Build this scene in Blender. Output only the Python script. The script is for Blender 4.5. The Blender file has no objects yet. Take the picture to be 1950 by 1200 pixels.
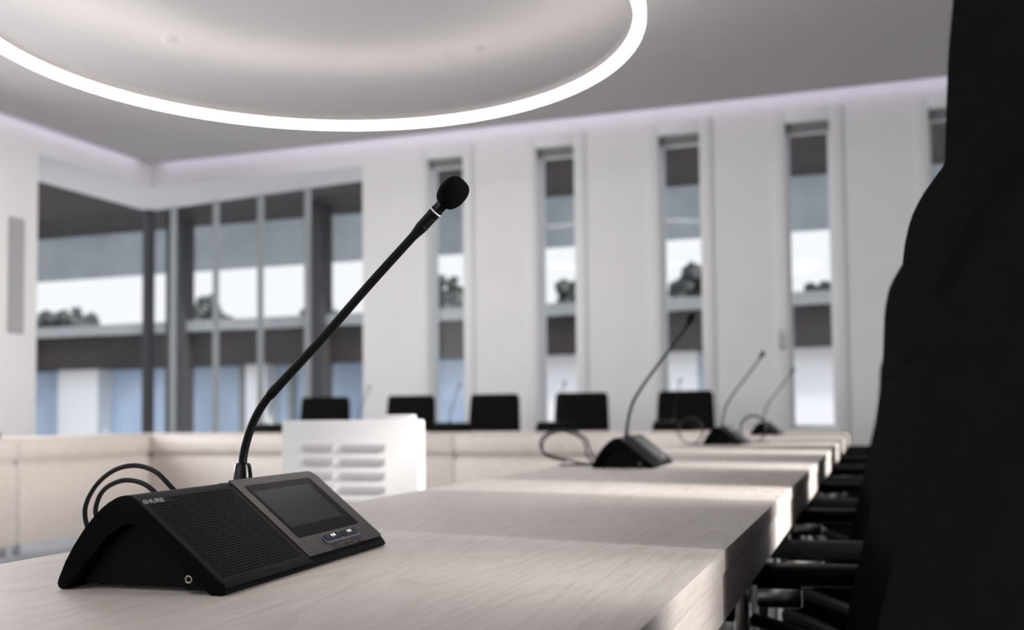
import bpy, bmesh, math, random
from mathutils import Vector, Matrix, noise
PI = math.pi
S = bpy.context.scene
COL = S.collection

# ------------------------------------------------------------------ camera
F_PX, PX, PY = 1950.0, 975.0, 700.0            # focal length and principal point in photo pixels
VP = (1663.0, 782.0); ROLL = math.radians(0.6)  # where the long table edge vanishes, horizon tilt
d_y = Vector((VP[0]-PX, VP[1]-PY, F_PX)).normalized()
h_d = Vector((math.cos(ROLL), -math.sin(ROLL), 0.0))
n_z = d_y.cross(h_d).normalized()
if n_z.y > 0: n_z = -n_z
x_x = d_y.cross(n_z)
if x_x.x < 0: x_x = -x_x
def to_world(k): return Vector((x_x.dot(k), d_y.dot(k), n_z.dot(k)))
CAM = Vector((0, 0, 0.86))
right, up, back = to_world(Vector((1, 0, 0))), to_world(Vector((0, -1, 0))), to_world(Vector((0, 0, -1)))
cd = bpy.data.cameras.new('camera'); cam = bpy.data.objects.new('camera', cd); COL.objects.link(cam)
cam.matrix_world = Matrix(((right.x, up.x, back.x, CAM.x), (right.y, up.y, back.y, CAM.y),
                           (right.z, up.z, back.z, CAM.z), (0, 0, 0, 1)))
cd.sensor_fit = 'HORIZONTAL'; cd.sensor_width = 36; cd.lens = 36 * F_PX / 1950
cd.shift_y = (PY - 600) / 1950
cd.clip_start = 0.01
cd.dof.use_dof = True; cd.dof.focus_distance = 0.80; cd.dof.aperture_fstop = 5.8; cd.dof.aperture_blades = 9
S.camera = cam

# ------------------------------------------------------------------ sky, sun, fill lights, exposure
S.view_settings.view_transform = 'Standard'; S.view_settings.look = 'None'
S.view_settings.exposure = 0.0; S.view_settings.gamma = 1.0; S.view_settings.use_curve_mapping = False
w = bpy.data.worlds.new('sky'); S.world = w; w.use_nodes = True
nt = w.node_tree; bg = nt.nodes['Background']
tc = nt.nodes.new('ShaderNodeTexCoord'); sep = nt.nodes.new('ShaderNodeSeparateXYZ')
rp = nt.nodes.new('ShaderNodeValToRGB')
rp.color_ramp.elements[0].position = 0.0; rp.color_ramp.elements[0].color = (0.86, 0.88, 0.92, 1)
rp.color_ramp.elements[1].position = 0.45; rp.color_ramp.elements[1].color = (0.92, 0.98, 1.10, 1)
e = rp.color_ramp.elements.new(0.13); e.color = (0.85, 0.875, 0.91, 1)
nt.links.new(tc.outputs['Generated'], sep.inputs[0]); nt.links.new(sep.outputs['Z'], rp.inputs[0])
nt.links.new(rp.outputs[0], bg.inputs[0]); bg.inputs[1].default_value = 1.1

def add_light(name, kind, energy, color=(1, 1, 1), loc=(0, 0, 0), direction=(0, 0, -1), **kw):
    l = bpy.data.lights.new(name, kind); l.energy = energy; l.color = color
    for k, v in kw.items(): setattr(l, k, v)
    o = bpy.data.objects.new(name, l); COL.objects.link(o); o.location = loc
    o.rotation_euler = Vector(direction).to_track_quat('-Z', 'Y').to_euler()
    return o
add_light('sun', 'SUN', 4.7, (1.0, 0.985, 0.965), (8, -1, 4), (-1.0, 0.17, -0.385), angle=math.radians(2.8))
# fill lights added inside the right, back and left windows to brighten the room
add_light('right_window_fill', 'AREA', 122, (1.0, 0.975, 0.955), (2.85, 3.2, 1.75), (-1, 0, -0.06), shape='RECTANGLE', size=6.2, size_y=1.9, spread=math.radians(64))
add_light('back_window_fill', 'AREA', 10, (1.0, 0.98, 0.96), (-2.6, -2.3, 1.9), (0, 1, -0.1), shape='RECTANGLE', size=5.0, size_y=1.9)
add_light('rear_ceiling_fill', 'AREA', 36, (1.0, 0.985, 0.97), (-1.6, -0.9, 3.40), (0, 0.12, -1), shape='DISK', size=1.6)  # fill light without a fixture, added to lift the shaded tables
add_light('left_window_fill', 'AREA', 165, (0.97, 0.98, 1.0), (-6.8, 3.6, 1.9), (1, 0.10, -0.2), shape='RECTANGLE', size=5.0, size_y=1.9, spread=math.radians(150))

# ------------------------------------------------------------------ materials
def mat(name, color, rough=0.5, metal=0.0, noise_amt=0.0, noise_scale=40.0, bump=0.0, bump_scale=300.0,
        emit=None, emit_s=0.0, spec=0.5, stretch=(1, 1, 1), coat=0.0, sheen=0.0):
    m = bpy.data.materials.new(name); m.use_nodes = True
    n, l = m.node_tree.nodes, m.node_tree.links; b = n['Principled BSDF']
    b.inputs['Base Color'].default_value = (*color, 1); b.inputs['Roughness'].default_value = rough
    b.inputs['Metallic'].default_value = metal; b.inputs['Specular IOR Level'].default_value = spec
    b.inputs['Coat Weight'].default_value = coat; b.inputs['Sheen Weight'].default_value = sheen
    if noise_amt or bump:
        tcn = n.new('ShaderNodeTexCoord'); mp = n.new('ShaderNodeMapping'); mp.inputs['Scale'].default_value = stretch
        l.new(tcn.outputs['Object'], mp.inputs[0])
    if noise_amt:
        nz = n.new('ShaderNodeTexNoise'); nz.inputs['Scale'].default_value = noise_scale; nz.inputs['Detail'].default_value = 4
        l.new(mp.outputs[0], nz.inputs['Vector'])
        r = n.new('ShaderNodeValToRGB')
        r.color_ramp.elements[0].position = 0.3; r.color_ramp.elements[1].position = 0.7
        r.color_ramp.elements[0].color = (*[c*(1-noise_amt) for c in color], 1)
        r.color_ramp.elements[1].color = (*[min(1, c*(1+noise_amt)) for c in color], 1)
        l.new(nz.outputs['Fac'], r.inputs[0]); l.new(r.outputs[0], b.inputs['Base Color'])
    if bump:
        nb = n.new('ShaderNodeTexNoise'); nb.inputs['Scale'].default_value = bump_scale; nb.inputs['Detail'].default_value = 3
        l.new(mp.outputs[0], nb.inputs['Vector'])
        bp = n.new('ShaderNodeBump'); bp.inputs['Strength'].default_value = bump; bp.inputs['Distance'].default_value = 0.002
        l.new(nb.outputs['Fac'], bp.inputs['Height']); l.new(bp.outputs[0], b.inputs['Normal'])
    if emit:
        b.inputs['Emission Color'].default_value = (*emit, 1); b.inputs['Emission Strength'].default_value = emit_s
    return m

def wood_mat():
    m = bpy.data.materials.new('pale_maple'); m.use_nodes = True
    n, l = m.node_tree.nodes, m.node_tree.links; b = n['Principled BSDF']
    tcn = n.new('ShaderNodeTexCoord')
    mp = n.new('ShaderNodeMapping'); mp.inputs['Scale'].default_value = (1.0, 0.11, 1.0)
    l.new(tcn.outputs['Object'], mp.inputs[0])
    # cathedral figure: rings of a warped distance field
    warp = n.new('ShaderNodeTexNoise'); warp.inputs['Scale'].default_value = 3.2; warp.inputs['Detail'].default_value = 2.5
    l.new(mp.outputs[0], warp.inputs['Vector'])
    mul = n.new('ShaderNodeMath'); mul.operation = 'MULTIPLY'; mul.inputs[1].default_value = 46.0
    l.new(warp.outputs['Fac'], mul.inputs[0])
    sn = n.new('ShaderNodeMath'); sn.operation = 'FRACT'; l.new(mul.outputs[0], sn.inputs[0])
    rr = n.new('ShaderNodeValToRGB')
    rr.color_ramp.elements[0].position = 0.0; rr.color_ramp.elements[0].color = (0.615, 0.545, 0.505, 1)
    rr.color_ramp.elements[1].position = 0.30; rr.color_ramp.elements[1].color = (0.685, 0.622, 0.584, 1)
    e2 = rr.color_ramp.elements.new(1.0); e2.color = (0.665, 0.602, 0.565, 1)
    l.new(sn.outputs[0], rr.inputs[0])
    # fine pores
    mp2 = n.new('ShaderNodeMapping'); mp2.inputs['Scale'].default_value = (330, 18, 330)
    l.new(tcn.outputs['Object'], mp2.inputs[0])
    fine = n.new('ShaderNodeTexNoise'); fine.inputs['Scale'].default_value = 1.0; fine.inputs['Detail'].default_value = 3
    l.new(mp2.outputs[0], fine.inputs['Vector'])
    r2 = n.new('ShaderNodeValToRGB')
    r2.color_ramp.elements[0].position = 0.3; r2.color_ramp.elements[0].color = (0.83, 0.815, 0.805, 1)
    r2.color_ramp.elements[1].position = 0.6; r2.color_ramp.elements[1].color = (1, 1, 1, 1)
    l.new(fine.outputs['Fac'], r2.inputs[0])
    big = n.new('ShaderNodeTexNoise'); big.inputs['Scale'].default_value = 5.0; l.new(mp.outputs[0], big.inputs['Vector'])
    r3 = n.new('ShaderNodeValToRGB')
    r3.color_ramp.elements[0].position = 0.3; r3.color_ramp.elements[0].color = (0.90, 0.89, 0.885, 1)
    r3.color_ramp.elements[1].position = 0.7; r3.color_ramp.elements[1].color = (1, 1, 1, 1)
    l.new(big.outputs['Fac'], r3.inputs[0])
    m1 = n.new('ShaderNodeMix'); m1.data_type = 'RGBA'; m1.blend_type = 'MULTIPLY'; m1.inputs[0].default_value = 0.8
    l.new(rr.outputs[0], m1.inputs[6]); l.new(r2.outputs[0], m1.inputs[7])
    m2 = n.new('ShaderNodeMix'); m2.data_type = 'RGBA'; m2.blend_type = 'MULTIPLY'; m2.inputs[0].default_value = 1.0
    l.new(m1.outputs[2], m2.inputs[6]); l.new(r3.outputs[0], m2.inputs[7])
    l.new(m2.outputs[2], b.inputs['Base Color'])
    b.inputs['Roughness'].default_value = 0.42; b.inputs['Specular IOR Level'].default_value = 0.35
    return m

def glass_mat(name, gloss=0.010, tint=(1, 1, 1)):
    m = bpy.data.materials.new(name); m.use_nodes = True
    n, l = m.node_tree.nodes, m.node_tree.links
    n.remove(n['Principled BSDF']); out = n['Material Output']
    t = n.new('ShaderNodeBsdfTransparent'); t.inputs[0].default_value = (*tint, 1)
    g = n.new('ShaderNodeBsdfGlossy'); g.inputs['Roughness'].default_value = 0.02
    mx = n.new('ShaderNodeMixShader'); mx.inputs[0].default_value = gloss
    l.new(t.outputs[0], mx.inputs[1]); l.new(g.outputs[0], mx.inputs[2]); l.new(mx.outputs[0], out.inputs[0])
    return m

def emis_mat(name, color, s):
    m = bpy.data.materials.new(name); m.use_nodes = True
    n, l = m.node_tree.nodes, m.node_tree.links; n.remove(n['Principled BSDF'])
    em = n.new('ShaderNodeEmission'); em.inputs[0].default_value = (*color, 1); em.inputs[1].default_value = s
    l.new(em.outputs[0], n['Material Output'].inputs[0]); return m

M = dict(
    wood=wood_mat(),
    wall=mat('white_plaster', (0.80, 0.785, 0.785), 0.8, noise_amt=0.015, noise_scale=3, bump=0.05, bump_scale=120, spec=0.2),
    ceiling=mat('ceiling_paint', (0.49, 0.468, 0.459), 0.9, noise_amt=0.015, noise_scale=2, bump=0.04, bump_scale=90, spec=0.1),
    floor=mat('grey_carpet', (0.30, 0.31, 0.325), 0.95, noise_amt=0.12, noise_scale=300, bump=0.5, bump_scale=500, spec=0.1),
    frame=mat('white_window_frame', (0.74, 0.77, 0.78), 0.45, noise_amt=0.02, noise_scale=20),
    surround=mat('window_surround_paint', (0.78, 0.77, 0.77), 0.6, noise_amt=0.01, noise_scale=8),
    blind=mat('grey_blind', (0.20, 0.20, 0.205), 0.7, noise_amt=0.08, noise_scale=60),
    darkframe=mat('dark_aluminium', (0.045, 0.045, 0.047), 0.4, metal=0.3, noise_amt=0.05),
    greybar=mat('grey_glazing_bar', (0.42, 0.44, 0.44), 0.5, noise_amt=0.04),
    glass=glass_mat('window_glass'),
    black=mat('black_plastic', (0.0030, 0.0030, 0.0031), 0.45, noise_amt=0.1, noise_scale=500, bump=0.06, bump_scale=1500, spec=0.04),
    blackin=mat('black_plastic_underside', (0.0065, 0.0062, 0.0055), 0.55, noise_amt=0.08, noise_scale=300, spec=0.05),
    grille=mat('grille_black', (0.0100, 0.0094, 0.0096), 0.5, noise_amt=0.06, noise_scale=600, bump=0.05, bump_scale=2000, spec=0.05),
    hole=mat('grille_hole_black', (0.0008, 0.0008, 0.0008), 0.9, noise_amt=0.1, spec=0.0),
    brushed=mat('brushed_dark_metal', (0.085, 0.074, 0.068), 0.36, metal=0.9, noise_amt=0.28, noise_scale=60, stretch=(60, 1, 60), bump=0.04, bump_scale=120),
    screenglass=mat('black_screen_glass', (0.0014, 0.0014, 0.0016), 0.10, noise_amt=0.02, spec=0.08),
    display=mat('dark_display', (0.0115, 0.0118, 0.0150), 0.12, noise_amt=0.02, spec=0.14),
    rubber=mat('black_rubber', (0.0032, 0.0032, 0.0034), 0.45, noise_amt=0.1, noise_scale=400, spec=0.16),
    gloss_black=mat('gloss_black_collar', (0.0025, 0.0025, 0.003), 0.2, noise_amt=0.05, noise_scale=200, spec=0.35),
    foam=mat('black_foam', (0.0050, 0.0050, 0.0050), 0.95, noise_amt=0.55, noise_scale=1400, bump=1.0, bump_scale=1600, spec=0.05),
    white=mat('white_mark', (0.80, 0.80, 0.80), 0.5, noise_amt=0.02),
    logo=mat('silver_logo', (0.26, 0.255, 0.25), 0.4, metal=0.3, noise_amt=0.05),
    lavender=mat('lavender_rim', (0.13, 0.13, 0.205), 0.4, noise_amt=0.03),
    brass=mat('jack_metal', (0.55, 0.48, 0.38), 0.3, metal=1.0, noise_amt=0.05),
    cable=mat('black_cable', (0.010, 0.010, 0.0105), 0.45, noise_amt=0.08, noise_scale=200, spec=0.25),
    chair=mat('black_chair_fabric', (0.0085, 0.0078, 0.0079), 0.9, noise_amt=0.35, noise_scale=260, bump=0.4, bump_scale=700, spec=0.0),
    chairplastic=mat('black_chair_plastic', (0.004, 0.004, 0.004), 0.5, noise_amt=0.1, spec=0.08),
    chrome=mat('polished_aluminium', (0.62, 0.62, 0.63), 0.22, metal=1.0, noise_amt=0.04),
    cabinet=mat('white_cabinet_paint', (0.88, 0.865, 0.855), 0.5, noise_amt=0.015, noise_scale=12),
    louvre=mat('grey_louvre', (0.46, 0.45, 0.445), 0.6, noise_amt=0.03),
    alu=mat('ring_profile', (0.40, 0.365, 0.355), 0.45, noise_amt=0.03),
    ringlight=emis_mat('ring_diffuser', (1.0, 0.985, 0.97), 13.0),
    uplight=emis_mat('ring_uplight', (1.0, 0.93, 0.90), 14.0),
    cove=emis_mat('cove_light', (0.78, 0.71, 1.0), 3.6),
    grey=mat('grey_grille', (0.36, 0.36, 0.37), 0.6, noise_amt=0.04),
    ext_brown=mat('dark_brown_cladding', (0.030, 0.023, 0.022), 0.7, noise_amt=0.15, noise_scale=3),
    ext_dark=mat('dark_column_cladding', (0.030, 0.029, 0.030), 0.6, noise_amt=0.1, noise_scale=4),
    ext_rail=mat('light_grey_rail', (0.34, 0.36, 0.36), 0.6, noise_amt=0.06, noise_scale=5),
    ext_panel=mat('pale_blue_panels', (0.56, 0.69, 0.90), 0.5, noise_amt=0.16, noise_scale=0.8),
    ext_white=mat('white_render', (0.95, 0.95, 0.95), 0.7, noise_amt=0.02, noise_scale=2),
    ext_upper=mat('grey_blue_panels', (0.40, 0.44, 0.48), 0.5, noise_amt=0.15, noise_scale=1.2),
    ground=mat('pale_paving', (0.62, 0.62, 0.62), 0.9, noise_amt=0.1, noise_scale=6),
    leaf=mat('dark_foliage', (0.060, 0.068, 0.062), 0.8, noise_amt=0.4, noise_scale=8),
    bark=mat('bark', (0.07, 0.06, 0.05), 0.9, noise_amt=0.3, noise_scale=12),
)

# ------------------------------------------------------------------ mesh helpers
def finish(me, mats, smooth=True, angle=32):
    for mm in (mats if isinstance(mats, (list, tuple)) else [mats]): me.materials.append(mm)
    if smooth:
        bm = bmesh.new(); bm.from_mesh(me); a = math.radians(angle)
        for f in bm.faces: f.smooth = True
        for ed in bm.edges:
            if len(ed.link_faces) == 2 and ed.calc_face_angle(0) > a: ed.smooth = False
        bm.to_mesh(me); bm.free()

def obj(name, bm, mats, parent=None, loc=None, smooth=True, angle=32, fix=True):
    if fix: bmesh.ops.recalc_face_normals(bm, faces=bm.faces[:])
    me = bpy.data.meshes.new(name); bm.to_mesh(me); bm.free()
    finish(me, mats, smooth, angle)
    o = bpy.data.objects.new(name, me); COL.objects.link(o)
    if parent: o.parent = parent
    if loc: o.location = loc
    return o

def tag(o, label, cat, group=None):
    o['label'] = label; o['category'] = cat
    if group: o['group'] = group
    return o

def thing(name, label, cat, loc=(0, 0, 0), rotz=0.0, group=None):
    o = bpy.data.objects.new(name, None); COL.objects.link(o); o.empty_display_size = 0.05
    o.location = loc; o.rotation_euler = (0, 0, rotz)
    return tag(o, label, cat, group)

def struct(name, bm, m, parent=None, **kw):
    o = obj(name, bm, m, parent, **kw)
    if parent is None: o['kind'] = 'structure'
    return o

def struct_root(name, loc=(0, 0, 0)):
    o = bpy.data.objects.new(name, None); COL.objects.link(o); o.location = loc; o['kind'] = 'structure'; return o

def copy_tree(o, parent=None):
    c = o.copy(); COL.objects.link(c); c.parent = parent
    for ch in list(o.children): copy_tree(ch, c)
    return c

def dup(root, label, loc, rotz=0.0, group=None):
    c = copy_tree(root); c.location = loc; c.rotation_euler = (0, 0, rotz); c['label'] = label
    if group: c['group'] = group
    return c

def box(bm, x0, x1, y0, y1, z0, z1, bev=0.0, seg=2):
    m = Matrix.Translation(((x0+x1)/2, (y0+y1)/2, (z0+z1)/2)) @ Matrix.Diagonal((x1-x0, y1-y0, z1-z0, 1))
    r = bmesh.ops.create_cube(bm, size=1.0, matrix=m)
    if bev:
        vs = set(r['verts']); es = [e for e in bm.edges if e.verts[0] in vs and e.verts[1] in vs]
        bmesh.ops.bevel(bm, geom=es, offset=bev, segments=seg, profile=0.5, affect='EDGES')
    return bm
def bx(*a, **k): return box(bmesh.new(), *a, **k)

def rbox(bm, mtx, sx, sy, sz, bev=0.0, seg=2):
    r = bmesh.ops.create_cube(bm, size=1.0, matrix=mtx @ Matrix.Diagonal((sx, sy, sz, 1)))
    if bev:
        vs = set(r['verts']); es = [e for e in bm.edges if e.verts[0] in vs and e.verts[1] in vs]
        bmesh.ops.bevel(bm, geom=es, offset=bev, segments=seg, profile=0.5, affect='EDGES')
    return bm

def catmull(pts, n=8, closed=False):
    P = [Vector(p) for p in pts]; out = []
    N = len(P); rng = N if closed else N-1
    for i in range(rng):
        if closed: a, b, c, d = P[(i-1) % N], P[i], P[(i+1) % N], P[(i+2) % N]
        else: a, b, c, d = P[max(i-1, 0)], P[i], P[i+1], P[min(i+2, N-1)]
        for k in range(n):
            t = k/n
            out.append(0.5*((2*b)+(c-a)*t+(2*a-5*b+4*c-d)*t*t+(3*b-a-3*c+d)*t**3))
    if not closed: out.append(P[-1])
    return out

def tube(bm, pts, rad, seg=12, caps=True, closed=False):
    P = [Vector(p) for p in pts]; N = len(P)
    R = rad if isinstance(rad, (list, tuple)) else [rad]*N
    tang = []
    for i in range(N):
        if closed: t = P[(i+1) % N]-P[i-1]
        else: t = P[min(i+1, N-1)]-P[max(i-1, 0)]
        tang.append(t.normalized())
    t0 = tang[0]; ref = Vector((0, 0, 1)) if abs(t0.z) < 0.9 else Vector((1, 0, 0))
    nrm = (ref - t0*ref.dot(t0)).normalized()
    rings = []
    for i in range(N):
        t = tang[i]; nrm = (nrm - t*nrm.dot(t)).normalized(); b = t.cross(nrm)
        rings.append([bm.verts.new(P[i]+(nrm*math.cos(2*PI*k/seg)+b*math.sin(2*PI*k/seg))*R[i]) for k in range(seg)])
    for i in range(N if closed else N-1):
        A, B = rings[i], rings[(i+1) % N]
        for k in range(seg):
            bm.faces.new((A[k], A[(k+1) % seg], B[(k+1) % seg], B[k]))
    if caps and not closed:
        bm.faces.new(rings[0][::-1]); bm.faces.new(rings[-1])
    return bm

def lathe(bm, prof, seg=24, mtx=Matrix()):
    """prof: list of (radius, height); a radius of 0 closes the end."""
    rings = []
    for r, z in prof:
        if r <= 1e-9: rings.append([bm.verts.new(mtx @ Vector((0, 0, z)))])
        else: rings.append([bm.verts.new(mtx @ Vector((r*math.cos(2*PI*k/seg), r*math.sin(2*PI*k/seg), z))) for k in range(seg)])
    for A, B in zip(rings, rings[1:]):
        if len(A) == 1 and len(B) == 1: continue
        for k in range(seg):
            k2 = (k+1) % seg
            if len(A) == 1: bm.faces.new((A[0], B[k2], B[k]))
            elif len(B) == 1: bm.faces.new((A[k], A[k2], B[0]))
            else: bm.faces.new((A[k], A[k2], B[k2], B[k]))
    if len(rings[0]) > 1: bm.faces.new(rings[0][::-1])
    if len(rings[-1]) > 1: bm.faces.new(rings[-1])
    return bm

def extrude_poly(bm, pts, y0, y1, bev=0.0, bseg=2):
    """pts: (x, z) outline swept along y."""
    A = [bm.verts.new((x, y0, z)) for x, z in pts]; B = [bm.verts.new((x, y1, z)) for x, z in pts]
    n = len(pts); fa = bm.faces.new(A); fb = bm.faces.new(B[::-1])
    for i in range(n): bm.faces.new((A[i], B[i], B[(i+1) % n], A[(i+1) % n]))
    if bev:
        es = list(fa.edges)+list(fb.edges)
        bmesh.ops.bevel(bm, geom=es, offset=bev, segments=bseg, profile=0.5, affect='EDGES')
    return bm

def rounded(pts, radii, n=6):
    """2-D polygon with each corner rounded by its own radius."""
    out = []; N = len(pts)
    for i in range(N):
        p, a, b = Vector(pts[i]), Vector(pts[i-1]), Vector(pts[(i+1) % N]); r = radii[i]
        if r <= 0: out.append(tuple(p)); continue
        u, v = (a-p).normalized(), (b-p).normalized()
        ang = u.angle(v); d = min(r/math.tan(ang/2), (a-p).length*0.49, (b-p).length*0.49)
        s, e_ = p+u*d, p+v*d
        for k in range(n+1):
            t = k/n; out.append(tuple(s*(1-t)**2+p*2*t*(1-t)+e_*t*t))
    return out

def orient_to(direction, at):
    return Matrix.Translation(at) @ Vector(direction).to_track_quat('Z', 'Y').to_matrix().to_4x4()

# ------------------------------------------------------------------ the room
YW, XL, XR, YB, ZC = 8.60, -6.945, 3.0, -2.6, 3.44    # far wall, left wall, right wall, back wall, ceiling
ZT = 3.66                                            # top of the walls, above the ceiling's shadow gap
HEAD = 3.227                                         # head of the openings
WT = 0.22                                            # wall thickness
struct('floor', bx(XL-0.9, XR+0.3, YB-0.3, YW+1.1, -0.12, 0.0), M['floor'])
SW, SILL = 0.35, 0.72                                # slim windows
slim = [-3.66, -2.605, -1.505, -0.455, 0.640, 1.735]
bm = bmesh.new()
edges = [-4.51] + [v for c in slim for v in (c-SW/2, c+SW/2)] + [XR]
for i in range(0, len(edges), 2): box(bm, edges[i], edges[i+1], YW, YW+WT, 0, ZT)
for c in slim:
    box(bm, c-SW/2, c+SW/2, YW, YW+WT, 0, SILL); box(bm, c-SW/2, c+SW/2, YW, YW+WT, HEAD, ZT)
box(bm, XL-0.0, -4.51, YW, YW+WT, HEAD, ZT); box(bm, XL-0.0, -4.51, YW, YW+WT, 0, 0.5)
struct('wall_far', bm, M['wall'], smooth=False)
bm = bmesh.new(); YJ = 7.105
LWIN = (1.0, 6.2)
box(bm, XL-WT, XL, YB, LWIN[0], 0, ZT); box(bm, XL-WT, XL, LWIN[1], YJ, 0, ZT)
box(bm, XL-WT, XL, LWIN[0], LWIN[1], 0, 0.9); box(bm, XL-WT, XL, LWIN[0], LWIN[1], 2.9, ZT)
box(bm, XL-WT, XL, YJ, YW+WT, HEAD, ZT); box(bm, XL-WT, XL, YJ, YW, 0, 0.5)
struct('wall_left', bm, M['wall'], smooth=False)
RW0, RW1 = 0.33, 5.7  # unseen opening, trimmed to dim and cut off the sun patches
bm = bmesh.new()
box(bm, XR, XR+WT, YB, RW0, 0, ZT); box(bm, XR, XR+WT, RW1, YW+WT, 0, ZT)
box(bm, XR, XR+WT, RW0, RW1, 0, 0.5); box(bm, XR, XR+WT, RW0, RW1, 2.58, ZT)
struct('wall_right', bm, M['wall'], smooth=False)
bm = bmesh.new()
box(bm, XL-WT, -5.2, YB-WT, YB, 0, ZT); box(bm, 0.0, XR+WT, YB-WT, YB, 0, ZT)
box(bm, -5.2, 0.0, YB-WT, YB, 0, 0.9); box(bm, -5.2, 0.0, YB-WT, YB, 2.9, ZT)
struct('wall_back', bm, M['wall'], smooth=False)
GAP = 0.10
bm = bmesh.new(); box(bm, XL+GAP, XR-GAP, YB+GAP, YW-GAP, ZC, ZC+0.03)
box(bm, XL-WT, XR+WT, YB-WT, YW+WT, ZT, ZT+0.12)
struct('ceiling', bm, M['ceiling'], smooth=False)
# cove strips hidden in the shadow gap above the ceiling edge
def cove(name, x0, x1, y0, y1):
    o = struct(name, bx(x0, x1, y0, y1, ZC+0.004, ZC+0.027), M['cove']); return o
cove('trim_1', XL+GAP+0.05, XR-GAP-0.05, YW-GAP+0.0005, YW-GAP+0.006)
cove('trim_2', XL+GAP-0.006, XL+GAP-0.0005, YB+GAP+0.1, YW-GAP-0.1)
for nm, b_ in (('baseboard_far', (-4.51, XR, YW-0.015, YW, 0, 0.08)), ('baseboard_left', (XL, XL+0.015, YB, YJ, 0, 0.08)),
               ('baseboard_right', (XR-0.015, XR, YB, YW, 0, 0.08))):
    struct(nm, bx(*b_, bev=0.003), M['grey'])

# slim windows of the far wall
def slim_window(i, c):
    r = struct_root('window_%d' % i, (c, YW, 0)); h = SW/2
    bm = bmesh.new()
    for x0, x1, z0, z1 in ((-h-0.10, -h-0.004, SILL-0.07, HEAD+0.11), (h+0.004, h+0.10, SILL-0.07, HEAD+0.11),
                           (-h-0.004, h+0.004, HEAD+0.004, HEAD+0.11), (-h-0.004, h+0.004, SILL-0.07, SILL-0.004)):
        box(bm, x0, x1, -0.014, 0, z0, z1, bev=0.003)
    obj('window_surround', bm, M['surround'], r)
    bm = bmesh.new(); y0, y1 = 0.13, 0.19
    for x0, x1, z0, z1 in ((-h, -h+0.022, SILL, HEAD), (h-0.022, h, SILL, HEAD),
                           (-h+0.022, h-0.022, SILL, SILL+0.03), (-h+0.022, h-0.022, HEAD-0.03, HEAD)):
        box(bm, x0, x1, y0, y1, z0, z1, bev=0.003)
    obj('window_frame', bm, M['frame'], r)
    obj('pane', bx(-h+0.02, h-0.02, 0.155, 0.163, SILL+0.025, HEAD-0.025), M['glass'], r)
    bm = bmesh.new(); box(bm, -h+0.006, h-0.006, 0.045, 0.105, HEAD-0.075, HEAD-0.002, bev=0.006)
    obj('blind_cassette', bm, M['blind'], r)
    obj('blind_rail', bx(-h+0.01, h-0.01, 0.065, 0.08, HEAD-0.094, HEAD-0.076, bev=0.003), M['frame'], r)
    return r
for i, c in enumerate(slim): slim_window(i+1, c)
bm = bmesh.new(); box(bm, -0.708, -0.688, YW-0.034, YW-0.014, 1.36, 1.39, bev=0.003); box(bm, -0.706, -0.690, YW-0.05, YW-0.034, 1.375, 1.52, bev=0.005)
tag(obj('window_handle', bm, M['grey']), 'small grey lever handle on the surround left of the fourth slim window', 'handle')

# corner bay window
GX, GY, GXR, GYR = -7.74, 9.568, -4.82, 9.145
r = struct_root('window_7')
bm = bmesh.new()
ol = [(XL-WT, YW+WT), (-4.3, YW+WT), (-4.3, GYR-0.075), (GX-0.04, GY+0.04), (GX-0.04, YJ-0.2), (XL-WT, YJ-0.2)]
lo = [bm.verts.new((x, y, HEAD)) for x, y in ol]; hi = [bm.verts.new((x, y, HEAD+0.3)) for x, y in ol]
bm.faces.new(lo[::-1]); bm.faces.new(hi)
for k in range(6): bm.faces.new((lo[k], lo[(k+1) % 6], hi[(k+1) % 6], hi[k]))
obj('soffit', bm, M['wall'], r, smooth=False)
bm = bmesh.new()
box(bm, -4.51, -4.3, YW+WT, GY, 0.0, HEAD); box(bm, GX-0.1, XL-WT, YJ-0.2, YJ, 0.0, HEAD)
obj('jamb', bm, M['wall'], r, smooth=False)
bm = bmesh.new()
box(bm, GX-0.2, -4.3, YW+WT, GY+0.2, 0.0, 0.5); box(bm, GX-0.2, XL-WT, YJ-0.2, YW+WT, 0.0, 0.5)
obj('window_sill', bm, M['wall'], r, smooth=False)
bm = bmesh.new(); box(bm, GX-0.048, GX+0.048, GY-0.048, GY+0.048, 0.5, HEAD, bev=0.004)
obj('corner_post', bm, M['darkframe'], r)
dirv = Vector((GXR-GX, GYR-GY, 0)); L = dirv.length; ang = math.atan2(dirv.y, dirv.x)
Bm = Matrix.Translation((GX, GY, 0)) @ Matrix.Rotation(ang, 4, 'Z')
for s in (0.385, 1.018, 1.648, 2.28):
    bm = bmesh.new(); rbox(bm, Bm @ Matrix.Translation((s, 0, (0.5+HEAD)/2)), 0.05, 0.05, HEAD-0.5, 0.004)
    obj('glazing_bar', bm, M['greybar'], r)
bm = bmesh.new(); rbox(bm, Bm @ Matrix.Translation((L/2, 0, (0.5+HEAD)/2)), L, 0.008, HEAD-0.5)
obj('pane', bm, M['glass'], r)
obj('pane', bx(GX-0.004, GX+0.004, YJ, GY-0.03, 0.5, HEAD), M['glass'], r)
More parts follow.
